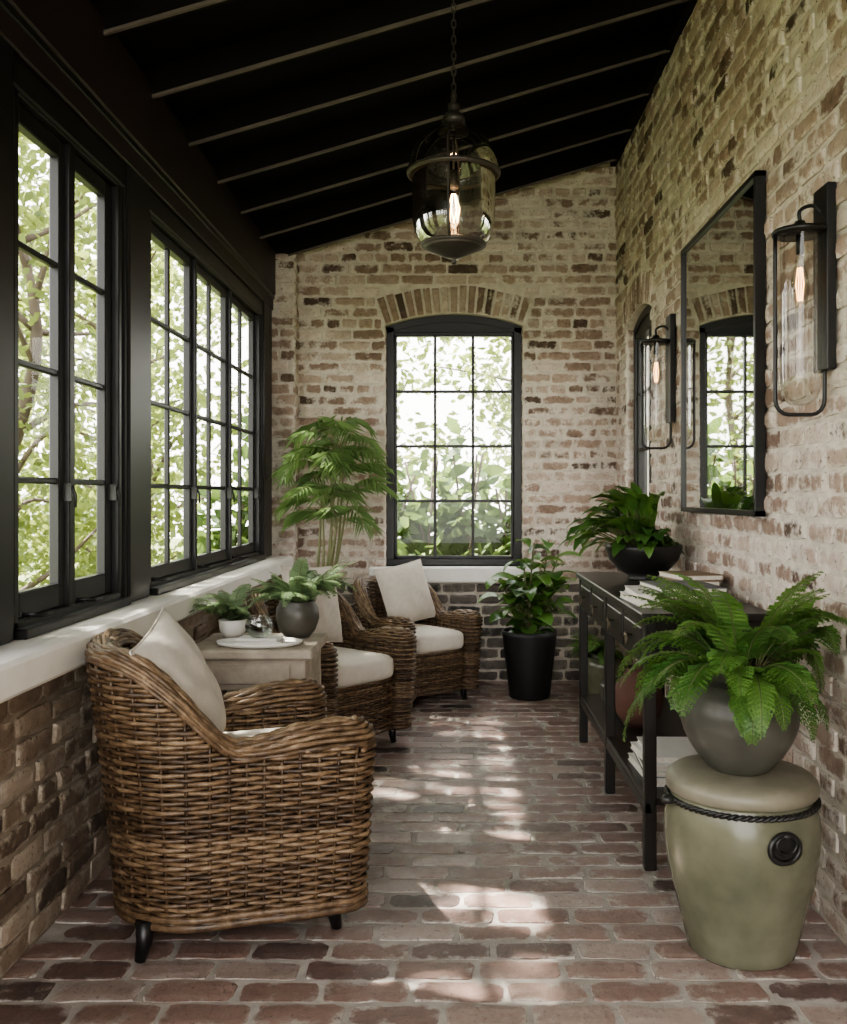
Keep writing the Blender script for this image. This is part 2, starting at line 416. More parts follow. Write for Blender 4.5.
# left low wall
mb=MB()
mapL=lambda u,w,d:(XLW+d,u,w)
slab(mb,mapL,YN,YB+0.3,-0.05,lambda u:0.80,None,0.20,1)
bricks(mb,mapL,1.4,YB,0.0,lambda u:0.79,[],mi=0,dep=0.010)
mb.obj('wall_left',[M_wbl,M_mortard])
# floor
mb=MB()
mb.box(-1.45,XR+.3,YN,YB+.3,-0.06,-0.003,1)
mapF=lambda u,w,d:(u,w,d*0.5-0.003)
LB=0.232;HB=0.112
w=YN;row=0
while w<YB:
    u=-1.25-LB*(0.5*(row%2))-U(0,.05)
    while u<XR:
        ln=LB*U(.93,1.07); x0=max(-1.23,u+.009); x1=min(XR,u+ln-.009)
        if x1-x0>.04:
            one_brick(mb,mapF,x0,x1,w+.009+U(-.002,.002),min(YB,w+HB-.008+U(-.003,.002)),0.008*U(.3,1.7),min(1,max(0,random.gauss(.56,.25))),0,0.005)
        u+=ln
    w+=HB;row+=1
mb.obj('floor',[M_fb,M_fm])
# ceiling
mb=MB()
def slopebox(mb,x0,x1,y0,y1,za,zb,mi):
    vs=[]
    for y in(y0,y1):
        for x in(x0,x1):
            vs+= [(x,y,zc(x)+za),(x,y,zc(x)+zb)]
    mb.add(vs,[(0,1,3,2),(4,6,7,5),(0,4,5,1),(2,3,7,6),(0,2,6,4),(1,5,7,3)],0.5,mi)
slopebox(mb,-1.7,XR+0.3,YN,YB+0.3,0.11,0.24,0)
mb.obj('ceiling',[M_ceil])
mb=MB()
y=6.52
while y>YN:
    slopebox(mb,-1.3,XR-0.02,y-.026,y+.026,0.0,0.115,0)
    slopebox(mb,-1.3,XR-0.02,y-.029,y-.012,-0.012,0.000,1)  # thin strip added as the painted rim light under the rafter
    y-=0.53
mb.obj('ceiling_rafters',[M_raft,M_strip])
mb=MB()
mb.box(XR-.045,XR,YN,YB,3.595,3.75,0)
mb.obj('trim_ledger_right',[M_raft])
# header beam left
mb=MB()
mb.box(-1.45,-1.225,YN,YB-.15,2.66,2.97,0,bev=.008)
mb.box(-1.40,-1.24,YN,YB-.15,2.56,2.66,0,bev=.006)
mb.box(-1.40,-1.255,YN,YB-.15,2.47,2.56,1,bev=.006)
mb.box(-1.40,-1.232,YN,YB-.15,2.635,2.665,1,bev=.004)
mb.obj('trim_header_beam',[M_beam,M_black])
mb=MB()
mb.box(-1.42,-1.10,YN,YB-.15,0.79,0.885,0,bev=.012)
mb.obj('trim_sill_left',[M_sill])
mb=MB()
mb.box(-0.60,0.58,YB-.075,YB+.12,0.69,0.80,0,bev=.01)
mb.obj('trim_sill_back',[M_sill])

# ------------------------------------------------------------------ windows
def sash(mb,mapf,u0,u1,w0,w1,cols,rows,st=0.045,mu=0.02,d0=0.0,d1=0.035,gl=1):
    def bx(a,b,c,d,e0=d0,e1=d1,mi=0):
        p=mapf(a,c,e0);q=mapf(b,d,e1); mb.box(p[0],q[0],p[1],q[1],p[2],q[2],mi,bev=.004 if mi==0 else 0)
    bx(u0,u0+st,w0,w1);bx(u1-st,u1,w0,w1);bx(u0+st,u1-st,w0,w0+st*1.3);bx(u0+st,u1-st,w1-st,w1)
    for i in range(1,cols):
        u=u0+st+(u1-u0-2*st)*i/cols; bx(u-mu/2,u+mu/2,w0+st,w1-st,d0+.006,d1-.006)
    for i in range(1,rows):
        w=w0+st+(w1-w0-2*st)*i/rows; bx(u0+st,u1-st,w-mu/2,w+mu/2,d0+.006,d1-.006)
    dm=(d0+d1)/2
    a=mapf(u0+st*.5,w0+st*.5,dm);b=mapf(u1-st*.5,w0+st*.5,dm);c=mapf(u1-st*.5,w1-st*.5,dm);d=mapf(u0+st*.5,w1-st*.5,dm)
    mb.add([a,b,c,d],[(0,1,2,3)],0.5,gl)
mapW=lambda u,w,d:(-1.325+d,u,w)
def winunit(name,ya,yb,n,cols,st=.045,mul=.014):
    mb=MB(); z0,z1=0.885,2.50
    for (a,b,c,d) in ((ya,ya+.03,z0,z1),(yb-.03,yb,z0,z1),(ya,yb,z0,z0+.05),(ya,yb,z1-.04,z1)):
        mb.box(-1.335,-1.262,a,b,c,d,0,bev=.004)
    sw=(yb-ya-.06)/n
    for i in range(n):
        a=ya+.03+i*sw
        sash(mb,mapW,a+.004,a+sw-.004,z0+.05,z1-.04,cols,4,st=st,d0=0.0,d1=0.035)
        if i>0: mb.box(-1.33,-1.272,a-mul,a+mul,z0+.04,z1-.03,0,bev=.003)
        mb.box(-1.29,-1.262,a+sw-.035,a+sw-.02,1.28,1.34,0); mb.tube([(-1.262,a+sw-.028,1.33),(-1.25,a+sw-.028,1.30),(-1.25,a+sw-.03,1.26)],.005,5)
        mb.tube([(-1.285,a+.07,z0+.06),(-1.24,a+.10,z0+.055),(-1.235,a+.16,z0+.055)],.006,5)
    mb.box(-1.33,-1.225,ya,yb,0.885,0.915,0,bev=.004)
    return mb.obj(name,[M_black,M_glass])
winunit('window_1',2.72,3.60,2,1,.058,.022)
winunit('window_2',3.92,6.16,3,2)
winunit('window_3',0.3,2.44,3,2)
winunit('window_4',-1.5,0.0,2,2)
mb=MB()
for a,b in ((2.44,2.72),(3.60,3.92),(6.16,6.50),(0.0,0.3)):
    mb.box(-1.335,-1.27,a,b,0.885,2.6,0,bev=.006)
    mb.box(-1.30,-1.245,a+.04,b-.04,0.885,2.6,0,bev=.006)
    mb.box(-1.30,-1.255,a+.015,a+.035,0.885,2.6,0,bev=.003); mb.box(-1.30,-1.255,b-.035,b-.015,0.885,2.6,0,bev=.003)
mb.obj('trim_window_posts',[M_black])
def archwin(name,mapf,op,cols,rows,db=-0.09):
    mb=MB(); u0,u1=op['u0']+.004,op['u1']-.004; w0=op['w0']; n=20
    outer=arch_pts(op,n,-0.003)
    fr=0.058; ft=outer[0][1]-0.065
    def quad(A,B,C,D,d0,d1):
        vs=[mapf(*q,d0) for q in (A,B,C,D)]+[mapf(*q,d1) for q in (A,B,C,D)]
        mb.add(vs,[(0,1,2,3),(4,5,6,7),(0,1,5,4),(1,2,6,5),(2,3,7,6),(3,0,4,7)],.5,0)
    for i in range(n):
        quad(outer[i],outer[i+1],(outer[i+1][0],ft+.02),(outer[i][0],ft+.02),db-.05,db+.018)
        k=.05
        quad(outer[i],outer[i+1],(outer[i+1][0]*1.0,outer[i+1][1]-k),(outer[i][0],outer[i][1]-k),db-.05,db+.03)
    def bx(a,b,c,d,e0,e1,mi=0):
        p=mapf(a,c,e0);q=mapf(b,d,e1); mb.box(p[0],q[0],p[1],q[1],p[2],q[2],mi,bev=.004)
    sp=outer[0][1]
    bx(u0,u0+fr,w0,sp,db-.05,db+.03);bx(u1-fr,u1,w0,sp,db-.05,db+.03);bx(u0,u1,w0,w0+.05,db-.05,db+.035)
    f2=0.018
    bx(u0+fr,u0+fr+f2,w0+.05,ft,db-.035,db+.012);bx(u1-fr-f2,u1-fr,w0+.05,ft,db-.035,db+.012);bx(u0+fr,u1-fr,w0+.05,w0+.07,db-.035,db+.012);bx(u0+fr,u1-fr,ft,ft+.03,db-.035,db+.025)
    vs=[mapf(u0+.03,w0+.03,db-.012),mapf(u1-.03,w0+.03,db-.012),mapf(u1-.03,ft+.01,db-.012),mapf(u0+.03,ft+.01,db-.012)]
    mb.add(vs,[(0,1,2,3)],.5,1)
    ga,gb=u0+fr+f2,u1-fr-f2
    for i in range(1,cols):
        u=ga+(gb-ga)*i/cols; bx(u-.010,u+.010,w0+.06,ft,db-.03,db+.008)
    for i in range(1,rows):
        w=w0+.07+(ft-w0-.07)*i/rows; bx(ga,gb,w-.010,w+.010,db-.03,db+.008)
    return mb.obj(name,[M_black,M_glass])
archwin('window_5',mapB,OPB,3,4)
archwin('window_6',mapR,OPR,2,4,db=-0.075)

# ------------------------------------------------------------------ rattan armchair
def build_chair_meshes():
    a,b,w,rc=0.29,0.29,0.285,0.21
    cl=[]
    def seg(p,q,n):
        for i in range(n): cl.append((p[0]+(q[0]-p[0])*i/n,p[1]+(q[1]-p[1])*i/n))
    seg((a,-w),(-b+rc,-w),60)
    for i in range(50):
        t=math.pi/2*i/50; cl.append((-b+rc-rc*math.sin(t),-w+rc-rc*math.cos(t)))
    seg((-b,-w+rc),(-b,w-rc),30)
    for i in range(50):
        t=math.pi/2*i/50; cl.append((-b+rc-rc*math.cos(t),w-rc+rc*math.sin(t)))
    seg((-b+rc,w),(a,w),60); cl.append((a,w))
    P=[Vector((x,y)) for x,y in cl]; S=[0]
    for i in range(1,len(P)): S.append(S[-1]+(P[i]-P[i-1]).length)
    LT=S[-1]
    import bisect
    def at(s):
        s=max(0,min(LT,s)); i=min(len(P)-2,max(0,bisect.bisect_right(S,s)-1)); t=(s-S[i])/max(1e-9,S[i+1]-S[i])
        p=P[i].lerp(P[i+1],t); i0=max(0,i-2);i1=min(len(P)-1,i+3); T=(P[i1]-P[i0]).normalized()
        n=Vector((T.y,-T.x))
        if n.dot(p-Vector((0.05,0)))<0: n=-n
        return p,T,n
    def info(s):
        p,T,n=at(s)
        k=smooth(-0.02,-0.275,p.x)
        H=0.60+(0.865-0.60)*k+0.035*smooth(0.0,0.22,p.x)
        t=0.042+0.022*smooth(-0.05,0.20,p.x)
        lean=0.035+0.055*smooth(-0.0,-0.28,p.x)
        return p,T,n,H,t,lean
    zb=0.10
    def P3(s,on,ot,z=None,v=None,phi=0.0,shrink=0.0,amp=0.0):
        p,T,n,H,t,lean=info(s)
        tt=t-shrink; o=tt*math.cos(phi)+amp*math.cos(phi)
        if phi>0 or z is None:
            z=(zb+(v if v is not None else 1)*(H-t-zb)) + (tt+amp)*math.sin(phi)
        ln=lean*(max(0,z-zb)/(0.885-zb))**1.2
        q=p+(n*on+T*ot)*o+n*ln
        q=q+Vector((1,0))*(0.03*smooth(0.1,0.3,p.x)*(z-zb)/0.6)
        return (q.x,q.y,z)
    NST=32; CAPS=4
    def seqs(per):
        seq=[]; tot=NST*per
        for i in range(tot): seq.append((LT*i/tot,1,0))
        cp=CAPS*per
        for i in range(cp):
            th=math.pi*i/cp; seq.append((LT,math.cos(th),math.sin(th)))
        for i in range(tot): seq.append((LT*(1-i/tot),-1,0))
        for i in range(cp):
            th=math.pi*i/cp; seq.append((0,-math.cos(th),-math.sin(th)))
        return seq
    per=4; SQ=seqs(per)
    HT=[info(s)[3]-info(s)[4] for s,_,_ in SQ]
    hmin=min(HT); hmax=max(HT)
    mb=MB(); dz=0.0132; z=zb+dz*.5; row=0; AMP=0.0064
    while z<hmax-0.004:
        pts=[P3(s,on,ot,z=z,amp=AMP*math.cos(math.pi*i/per+(row%2)*math.pi)) for i,(s,on,ot) in enumerate(SQ)]
        rad=dz*U(.46,.58)
        if z<hmin-.002: mb.tube(pts,rad,6,True,0,U(0,1))
        else:
            run=[]
            ok=[HT[i]>z-.004 for i in range(len(SQ))]
            for i in range(len(SQ)+1):
                if i<len(SQ) and ok[i]: run.append(pts[i])
                else:
                    if len(run)>3: mb.tube(run,rad,6,False,0,U(0,1))
                    run=[]
        z+=dz; row+=1
    NR=6
    for k in range(NR):
        phi=(k+0.3)/NR*math.pi/2
        pts=[P3(s,on,ot,v=1,phi=max(phi,1e-3),amp=0.004*math.cos(math.pi*i/per+(k%2)*math.pi)) for i,(s,on,ot) in enumerate(SQ)]
        mb.tube(pts,0.0082,6,True,0,U(0.3,1))
    SQ2=seqs(2)
    mb.tube([P3(s,on,ot,z=zb-.004) for s,on,ot in SQ2],0.014,7,True,0,0.4)
    mb.tube([P3(s,on,ot,z=zb+.018,amp=.004) for s,on,ot in SQ2],0.010,7,True,0,0.7)
    for i in range(NST+1):
        s=LT*i/NST
        for side in (1,-1):
            mb.tube([P3(s,side,0,v=k/8) for k in range(9)],0.0056,4,False,0,0.2)
    x0=0.285; ya=-w+0.05; yb=w-0.05; n=12
    for r in range(19):
        z=0.10+0.0138*(r+.5); pts=[]
        for i in range(n*per+1):
            y=ya+(yb-ya)*i/(n*per); bow=0.03*(1-(2*(i/(n*per))-1)**2)
            pts.append((x0+bow+AMP*math.cos(math.pi*i/per+(r%2)*math.pi),y,z))
        mb.tube(pts,0.0076,6,False,0,U(0,1))
    pts=[(x0+0.03*(1-(2*(i/20)-1)**2)+.003,ya+(yb-ya)*i/20,0.095) for i in range(21)]
    mb.tube(pts,.013,7,False,0,.4)
    pts=[(p[0],p[1],0.368) for p in pts]; mb.tube(pts,.011,7,False,0,.5)
    weave=mb
    mc=MB(); rings=[]
    for (v,phi) in [(0,0),(.25,0),(.5,0),(.75,0),(1,0),(1,.5),(1,1.0),(1,1.5)]:
        rings.append([P3(s,on,ot,v=v,phi=phi,shrink=.007) for s,on,ot in SQ2])
    n=len(rings[0]); vs=[q for rg in rings for q in rg]
    fs=[(i*n+k,i*n+(k+1)%n,(i+1)*n+(k+1)%n,(i+1)*n+k) for i in range(len(rings)-1) for k in range(n)]
    mc.add(vs,fs,.5,0,True)
    mc.box(x0-.02,x0-.008,ya,yb,.10,.36)
    mc.box(-0.26,x0-.01,-w+.03,w-.03,.30,.36)
    def rbox(mbx,cx,cy,cz,dx,dy,dz,e1=.22,e2=.32,nu=56,nv=28,puff=.12):
        def sp(x,e): return math.copysign(abs(x)**e,x)
        vs=[];fs=[]
        for j in range(nv+1):
            ph=-math.pi/2+math.pi*j/nv
            for i in range(nu):
                th=2*math.pi*i/nu
                x=sp(math.cos(ph),e2)*sp(math.cos(th),e1); y=sp(math.cos(ph),e2)*sp(math.sin(th),e1); z=sp(math.sin(ph),e2*1.3)
                vs.append((cx+x*dx,cy+y*dy,cz+z*dz*(1+puff*(1-x*x)*(1-y*y))))
        for j in range(nv):
            for i in range(nu): fs.append((j*nu+i,j*nu+(i+1)%nu,(j+1)*nu+(i+1)%nu,(j+1)*nu+i))
        mbx.add(vs,fs,.5,0,True)
    ms=MB(); rbox(ms,0.06,0,0.44,0.285,0.226,0.072)
    ml=MB()
    for sx in(-1,1):
        for sy in(-1,1):
            x=.27*sx;y=.255*sy
            ml.tube([(x,y,.11),(x,y,.05),(x+.012*sx,y,0.0)],[.026,.022,.015],10)
    mp=MB(); pillow(mp,0.45,0.45,0.17)
    return weave,mc,ms,ml,mp
def pillow(mb,W,H,T,n=26):
    vs=[];fs=[]
    for side in(1,-1):
        for j in range(n+1):
            for i in range(n+1):
                u=-1+2*i/n; v=-1+2*j/n
                th=((1-abs(u)**2.6)*(1-abs(v)**2.6))
                th=max(0,th)**0.62*T/2
                pin=1-0.055*(1-v*v); pin2=1-0.055*(1-u*u)
                wob=0.005*math.sin(9*u+3*v)*math.sin(5*v)
                vs.append((side*(th+wob*(1-u*u)*(1-v*v)*1.5),u*W/2*pin,v*H/2*pin2))
    m=(n+1)*(n+1)
    for s in range(2):
        for j in range(n):
            for i in range(n):
                fs.append((s*m+j*(n+1)+i,s*m+j*(n+1)+i+1,s*m+(j+1)*(n+1)+i+1,s*m+(j+1)*(n+1)+i))
    mb.add(vs,fs,.5,0,True)
    ed=[]
    for k in range(4*n):
        s=k//n;t=-1+2*(k%n)/n
        u,v={0:(t,-1),1:(1,t),2:(-t,1),3:(-1,-t)}[s]
        pin=1-0.055*(1-v*v); pin2=1-0.055*(1-u*u)
        ed.append((0,u*W/2*pin,v*H/2*pin2))
    mb.tube(ed,.0035,5,True)
CH=build_chair_meshes()
def chair(loc,rz,sc,pl,first=[None]):
    e=empty('rattan_armchair',loc,rz,sc)
    if first[0] is None:
        obs=[CH[0].obj('woven_shell',[M_rat],e),CH[1].obj('shell_core',[M_ratd],e),CH[2].obj('seat_cushion',[M_linen],e),CH[3].obj('legs',[M_black],e),CH[4].obj('back_pillow',[M_linen2],e)]
        first[0]=obs
    else:
        obs=[]
        for o in first[0]:
            c=bpy.data.objects.new(o.name,o.data); COL.objects.link(c); c.parent=e; obs.append(c)
    obs[-1].location=pl[0]; obs[-1].rotation_euler=pl[1]
    return e
rad=math.radians
chair((-0.71,2.99,0.0),rad(21.4),1.0,((-0.15,-0.055,0.70),(rad(10),rad(-24),rad(-20))))
chair((-0.675,4.98,0.0),rad(-40),0.93,((-0.08,-0.03,0.775),(rad(-4),rad(-14),rad(10))))
chair((-0.27,6.08,0.0),rad(-50),0.88,((-0.12,0.03,0.75),(rad(8),rad(-17),rad(0))))

# ------------------------------------------------------------------ leaves / plants
def diamond(mb,p,d,side,L,W,r,mi=0,droop=0.0):
    m=p+d*(L*.45)
    t=p+d*L-Vector((0,0,droop*L))
    mb.add([p,m+side*W*.5,t,m-side*W*.5],[(0,1,2,3)],r,mi)
def frond_path(base,az,L,e0,e1,n=14,curl=0.0):
    pts=[Vector(base)]
    for i in range(n):
        t=i/(n-1); e=e0+(e1-e0)*t**1.15; a=az+curl*t
        pts.append(pts[-1]+Vector((math.cos(a)*math.cos(e),math.sin(a)*math.cos(e),math.sin(e)))*(L/n))
    return pts
def frond(mb,base,az,L,e0,e1,pairs,lmax,wl,mode='fern',mi=0,ms=1,start=0.15,curl=0.0,lim=None,fwd=0.35,stemr=0.0025):
    pts=frond_path(base,az,L,e0,e1,14,curl)
    if lim: pts=[lim(p) for p in pts]
    mb.tube(pts,[stemr*(1-0.7*i/len(pts)) for i in range(len(pts))],4,False,ms,.5,False)
    n=len(pts)-1; r0=U(0.1,0.9)
    roll=U(-0.35,0.35)
    for k in range(pairs):
        t=start+(1-start)*(k+.5)/pairs
        x=t*n; i=min(n-1,int(x)); p=pts[i].lerp(pts[i+1],x-i); T=(pts[i+1]-pts[i]).normalized()
        sd=T.cross(Vector((0,0,1)))
        if sd.length<.05: sd=Vector((math.sin(az),-math.cos(az),0))
        sd.normalize(); up=sd.cross(T).normalized()
        sd=(sd*math.cos(roll)+up*math.sin(roll)).normalized(); up=sd.cross(T).normalized()
        q=(k+.5)/pairs
        if mode=='palm': pr=math.sin(math.pi*min(1,(q*.85+.12)))**.6
        else: pr=(math.sin(math.pi*(q*.80+.17)))**.8
        ll=lmax*pr*U(.85,1.1)
        for s in(-1,1):
            d=(sd*s+T*(fwd+ (0.5*q if mode=='palm' else .15*q))+up*U(-.05,.15)-Vector((0,0,0.15 if mode=='palm' else .12))).normalized()
            r=min(1,max(0,r0+U(-.25,.25)))
            if mode=='bi':
                m=max(3,int(5*pr+1)); wd=T
                for j in range(m):
                    tt=(j+.3)/m; pp=p+d*ll*tt-Vector((0,0,.25*ll*tt*tt))
                    w2=ll*.28*(1-tt*.7)+.004
                    for s2 in(-1,1):
                        dd=(wd*s2*1.0+d*.6).normalized()
                        diamond(mb,pp,dd,up.cross(dd).normalized(),w2,w2*.72,min(1,max(0,r+U(-.15,.15))),mi)
                diamond(mb,p+d*ll*.75-Vector((0,0,.14*ll)),d,T,ll*.3,ll*.15,r,mi)
                mb.add([p,p+d*ll*.9+T*.001,p+d*ll*.9-T*.001-Vector((0,0,.2*ll))],[(0,1,2)],r,mi)
            elif mode=='palm':
                mid=p+d*ll*.5-Vector((0,0,.05*ll))
                sdv=T*wl*.5
                tip=p+d*ll-Vector((0,0,ll*U(.2,.5)))
                a=p+d*ll*.22
                mb.add([p,a+sdv,mid+sdv*.8,tip,mid-sdv*.8,a-sdv],[(0,1,2,3),(0,3,4,5)],r,mi)
            else:
                diamond(mb,p,d,T,ll,wl*(.6+.4*pr),r,mi,droop=.15)
def broadleaf(mb,base,az,L,e0,e1,W,mi=0,ms=1,stalk=0.12,wave=0.0,stemr=.003,peak=.45):
    pts=frond_path(base,az,stalk,e0+.25,e0+.05,5)
    mb.tube(pts,stemr,4,False,ms,.5,False)
    p=pts[-1]; n=8; rows=[]; r=R(); tw=U(-.4,.4)
    for i in range(n+1):
        t=i/n; e=e0+(e1-e0)*t
        d=Vector((math.cos(az)*math.cos(e),math.sin(az)*math.cos(e),math.sin(e)))
        s=Vector((-math.sin(az),math.cos(az),0)); up=d.cross(s).normalized()
        if up.z<0: up=-up
        s2=(s*math.cos(tw)+up*math.sin(tw))
        w=W*.5*(math.sin(math.pi*t**(math.log(.5)/math.log(peak)))**.85 if 0<t<1 else 0)+.0008
        wv=wave*math.sin(i*2.2)
        rows.append((p+s2*w+up*(w*.28+wv*w),p.copy(),p-s2*w+up*(w*.28-wv*w)))
        p=p+d*(L/n)
    vs=[v for rw in rows for v in rw]; fs=[]
    for i in range(n):
        fs+=[(i*3,i*3+1,(i+1)*3+1,(i+1)*3),(i*3+1,i*3+2,(i+1)*3+2,(i+1)*3+1)]
    mb.add(vs,fs,r,mi,True)

# ------------------------------------------------------------------ garden stool + fern pot
SX,SY=0.823,2.735
e=empty('ceramic_garden_stool',(SX,SY,0))
mb=MB()
mb.lathe([(0.0,0.0),(.145,0),(.152,.008),(.156,.03),(.178,.12),(.203,.22),(.216,.31),(.217,.37),(.209,.42),(.198,.445),(.196,.452),(.206,.458),(.208,.475),(.204,.492),(.190,.503),(.12,.508),(0,.508)],64,mi=0)
mb.obj('stool_body',[M_celadon],e)
mb=MB(); mb.lathe([(.2075,.456),(.212,.462),(.213,.478),(.208,.494),(.192,.506),(.15,.512),(0,.512)],64); mb.obj('stool_top',[M_celrim],e)
mb=MB()
for ph in (0,math.pi):
    pts=[(math.cos(t/200*2*math.pi)*(.2085+.004*math.cos(t*1.1+ph)),math.sin(t/200*2*math.pi)*(.2085+.004*math.cos(t*1.1+ph)),.437+.005*math.sin(t*1.1+ph)) for t in range(200)]
    mb.tube(pts,.0052,6,True)
for az in (-76,104):
    a=math.radians(az); c=Vector((math.cos(a)*.214,math.sin(a)*.214,.360)); s=Vector((-math.sin(a),math.cos(a),0)); o=Vector((math.cos(a),math.sin(a),0))
    ring=[c+s*.044*math.cos(t/24*2*math.pi)+Vector((0,0,.038*math.sin(t/24*2*math.pi)))+o*.006 for t in range(24)]
    mb.tube(ring,.008,6,True)
    vs=[c+o*.004]+[q-o*.001 for q in ring]; mb.add(vs,[(0,1+i,1+(i+1)%24) for i in range(24)],.5,0,True)
    hd=[c+s*.030*math.cos(t/20*2*math.pi)+Vector((0,0,.012+.024*math.sin(t/20*2*math.pi)))+o*.014 for t in range(20)]
    mb.tube(hd,.004,6,True)
    mb.lathe([(0,-.008),(.008,-.006),(.011,0),(.008,.006),(0,.008)],10,tuple(c+Vector((0,0,.036))+o*.012))
for az in (10,190):
    a=math.radians(az); mb.lathe([(0,-.014),(.014,-.01),(.020,0),(.014,.01),(0,.014)],12,(math.cos(a)*.224,math.sin(a)*.224,.437))
mb.obj('rope_band_and_lugs',[M_bowl],e)
e=empty('potted_fern',(SX-.005,SY,0.5125))
prof=[(0,0),(.075,0),(.085,.006),(.125,.05),(.158,.11),(.168,.165),(.158,.215),(.135,.25),(.112,.268),(.110,.285),(.116,.292),(.105,.292),(.10,.27),(.10,.255),(0,.255)]
pr2=[]
for (a,b) in zip(prof[:8],prof[1:9]):
    for k in range(4):
        t=k/4; rr=a[0]+(b[0]-a[0])*t; zz=a[1]+(b[1]-a[1])*t
        pr2.append((rr+(.0012*math.sin(zz*330) if zz>.02 else 0),zz))
pr2+=prof[8:]
mb=MB(); mb.lathe(pr2,56); mb.obj('pot',[M_fpot],e)
mb=MB()
def limwall(ox):
    def f(p):
        xm=XR-ox-.03
        q=p.copy()
        if q.x>xm-.08: q.x=xm-.08+ (q.x-(xm-.08))*.25
        return q
    return f
for i in range(68):
    az=2*math.pi*i/68+U(-.2,.2); k=R()
    if k<.36: e0=rad(U(60,88)); e1=rad(U(-35,25)); L=U(.33,.44)
    elif k<.76: e0=rad(U(35,62)); e1=rad(U(-85,-35)); L=U(.32,.46)
    else: e0=rad(U(10,40)); e1=rad(U(-100,-70)); L=U(.30,.43)
    if math.sin(az)<-.55 and k>.5: L*=.72
    frond(mb,(math.cos(az)*.05,math.sin(az)*.05,.275),az,L,e0,e1,19,U(.044,.060),.016,'bi',lim=limwall(SX),curl=U(-.3,.3))
mb.obj('fern_fronds',[M_fern,M_stem],e)

# ------------------------------------------------------------------ console table
e=empty('console_table',(0,0,0))
cx0,cx1,cy0,cy1=0.655,1.105,3.28,5.02
mb=MB()
mb.box(cx0-.015,cx1,cy0-.02,cy1+.02,.865,.892,0,bev=.004)
mb.box(cx0+.012,cx1-.01,cy0+.01,cy1-.01,.70,.865,0)
LG=.042
for y in (cy0,(cy0+cy1)/2-LG/2,cy1-LG):
    for x in (cx0,cx1-LG-.005):
        mb.box(x,x+LG,y,y+LG,0.0,.865,0,bev=.004)
mb.box(cx0+.005,cx1-.01,cy0+.005,cy1-.005,.225,.25,0,bev=.003)
mb.box(cx0+.002,cx0+.02,cy0,cy1,.20,.232,0)
mb.obj('console_frame',[M_wood],e)
mb=MB()
ym=(cy0+cy1)/2
for (a,b) in ((cy0+LG,cy0+.43),(cy0+.44,ym-LG/2-.005),(ym+LG/2+.005,ym+.42),(ym+.43,cy1-LG)):
    mb.box(cx0+.003,cx0+.02,a+.008,b-.008,.712,.855,0,bev=.004)
    mb.box(cx0-.001,cx0+.01,a+.03,b-.03,.735,.832,0,bev=.004)
    c=(a+b)/2
    mb.tube([(cx0,c,.785),(cx0-.018,c,.785),(cx0-.02,c,.785),(cx0-.03,c,.785)],[.004,.004,.011,.009],10,mi=1)
    ring=[(cx0-.02,c+.016*math.cos(t/12*2*math.pi),.767+.018*math.sin(t/12*2*math.pi)) for t in range(12)]
    mb.tube(ring,.0028,5,True,1)
mb.obj('drawers',[M_wood,M_brass],e)

def books(name,loc,items):
    e=empty(name,loc)
    z=0
    for i,(w,l,h,rz,cov,dx,dy) in enumerate(items):
        mb=MB(); M=Matrix.Translation((dx,dy,z))@Matrix.Rotation(rz,4,'Z')
        c=.003
        mb.box(-w/2,w/2,-l/2,l/2,0,c,0,M=M); mb.box(-w/2,w/2,-l/2,l/2,h-c,h,0,M=M); mb.box(w/2-c,w/2,-l/2,l/2,0,h,0,M=M)
        mb.box(-w/2+.004,w/2-c,-l/2+.004,l/2-.004,c,h-c,1,M=M)
        mb.obj('book_%d'%(i+1),[cov,M_paper],e); z+=h+.0005
    return e
books('book_stack',(.80,3.62,.8925),[(.27,.36,.024,.05,M_cov1,0,0),(.26,.35,.022,-.04,M_cov1,0.0,.0),(.24,.32,.018,.10,M_cov3,.07,.03)])
books('book_stack',(.985,3.98,.8925),[(.20,.27,.030,.12,M_cov1,0,0),(.20,.26,.028,-.1,M_cov2,0,0),(.18,.24,.022,.2,M_cov2,0,0)])
books('book_stack',(.83,3.60,.2505),[(.27,.36,.026,.05,M_cov1,0,0),(.26,.34,.024,-.06,M_cov3,0,0),(.25,.33,.024,.08,M_cov1,.0,0),(.23,.30,.02,-.02,M_cov1,.0,0)])
mb=MB(); mb.lathe([(0,0),(.07,0),(.10,.05),(.115,.12),(.10,.19),(.065,.225),(.06,.25),(.072,.26),(.06,.262),(.05,.24),(0,.235)],36)
mb.obj('terracotta_urn',[M_terra],loc=(.84,4.35,.2505))
mb=MB(); mb.lathe([(0,0),(.10,0),(.13,.03),(.14,.10),(.13,.12),(.12,.10),(0,.09)],36)
mb.obj('stoneware_bowl',[M_conc],loc=(.86,4.72,.2505))

# bowl plant
e=empty('potted_leafy_plant',(.905,4.56,.8925))
mb=MB(); mb.lathe([(0,0),(.07,0),(.08,.012),(.07,.02),(.12,.05),(.165,.10),(.183,.155),(.180,.172),(.172,.17),(.16,.12),(0,.13)],48); mb.obj('bowl',[M_bowl],e)
mb=MB()
for i in range(170):
    az=2*math.pi*R(); k=R()**.9
    e0=rad(5+75*k); L=U(.14,.23)
    wall=math.cos(az)>.25
    if wall: L*=.45
    front=math.sin(az)<-.5 and k<.5
    broadleaf(mb,(math.cos(az)*.07*(1-k),math.sin(az)*.07,.14),az,L*(.7 if front else 1),e0+(.3 if front else 0),e0-rad(U(50,110)),U(.045,.072),stalk=U(.06,.22)*(.30 if wall else 1)*(.5 if front else 1),wave=.15)
mb.obj('leaves',[M_broad,M_stem],e)

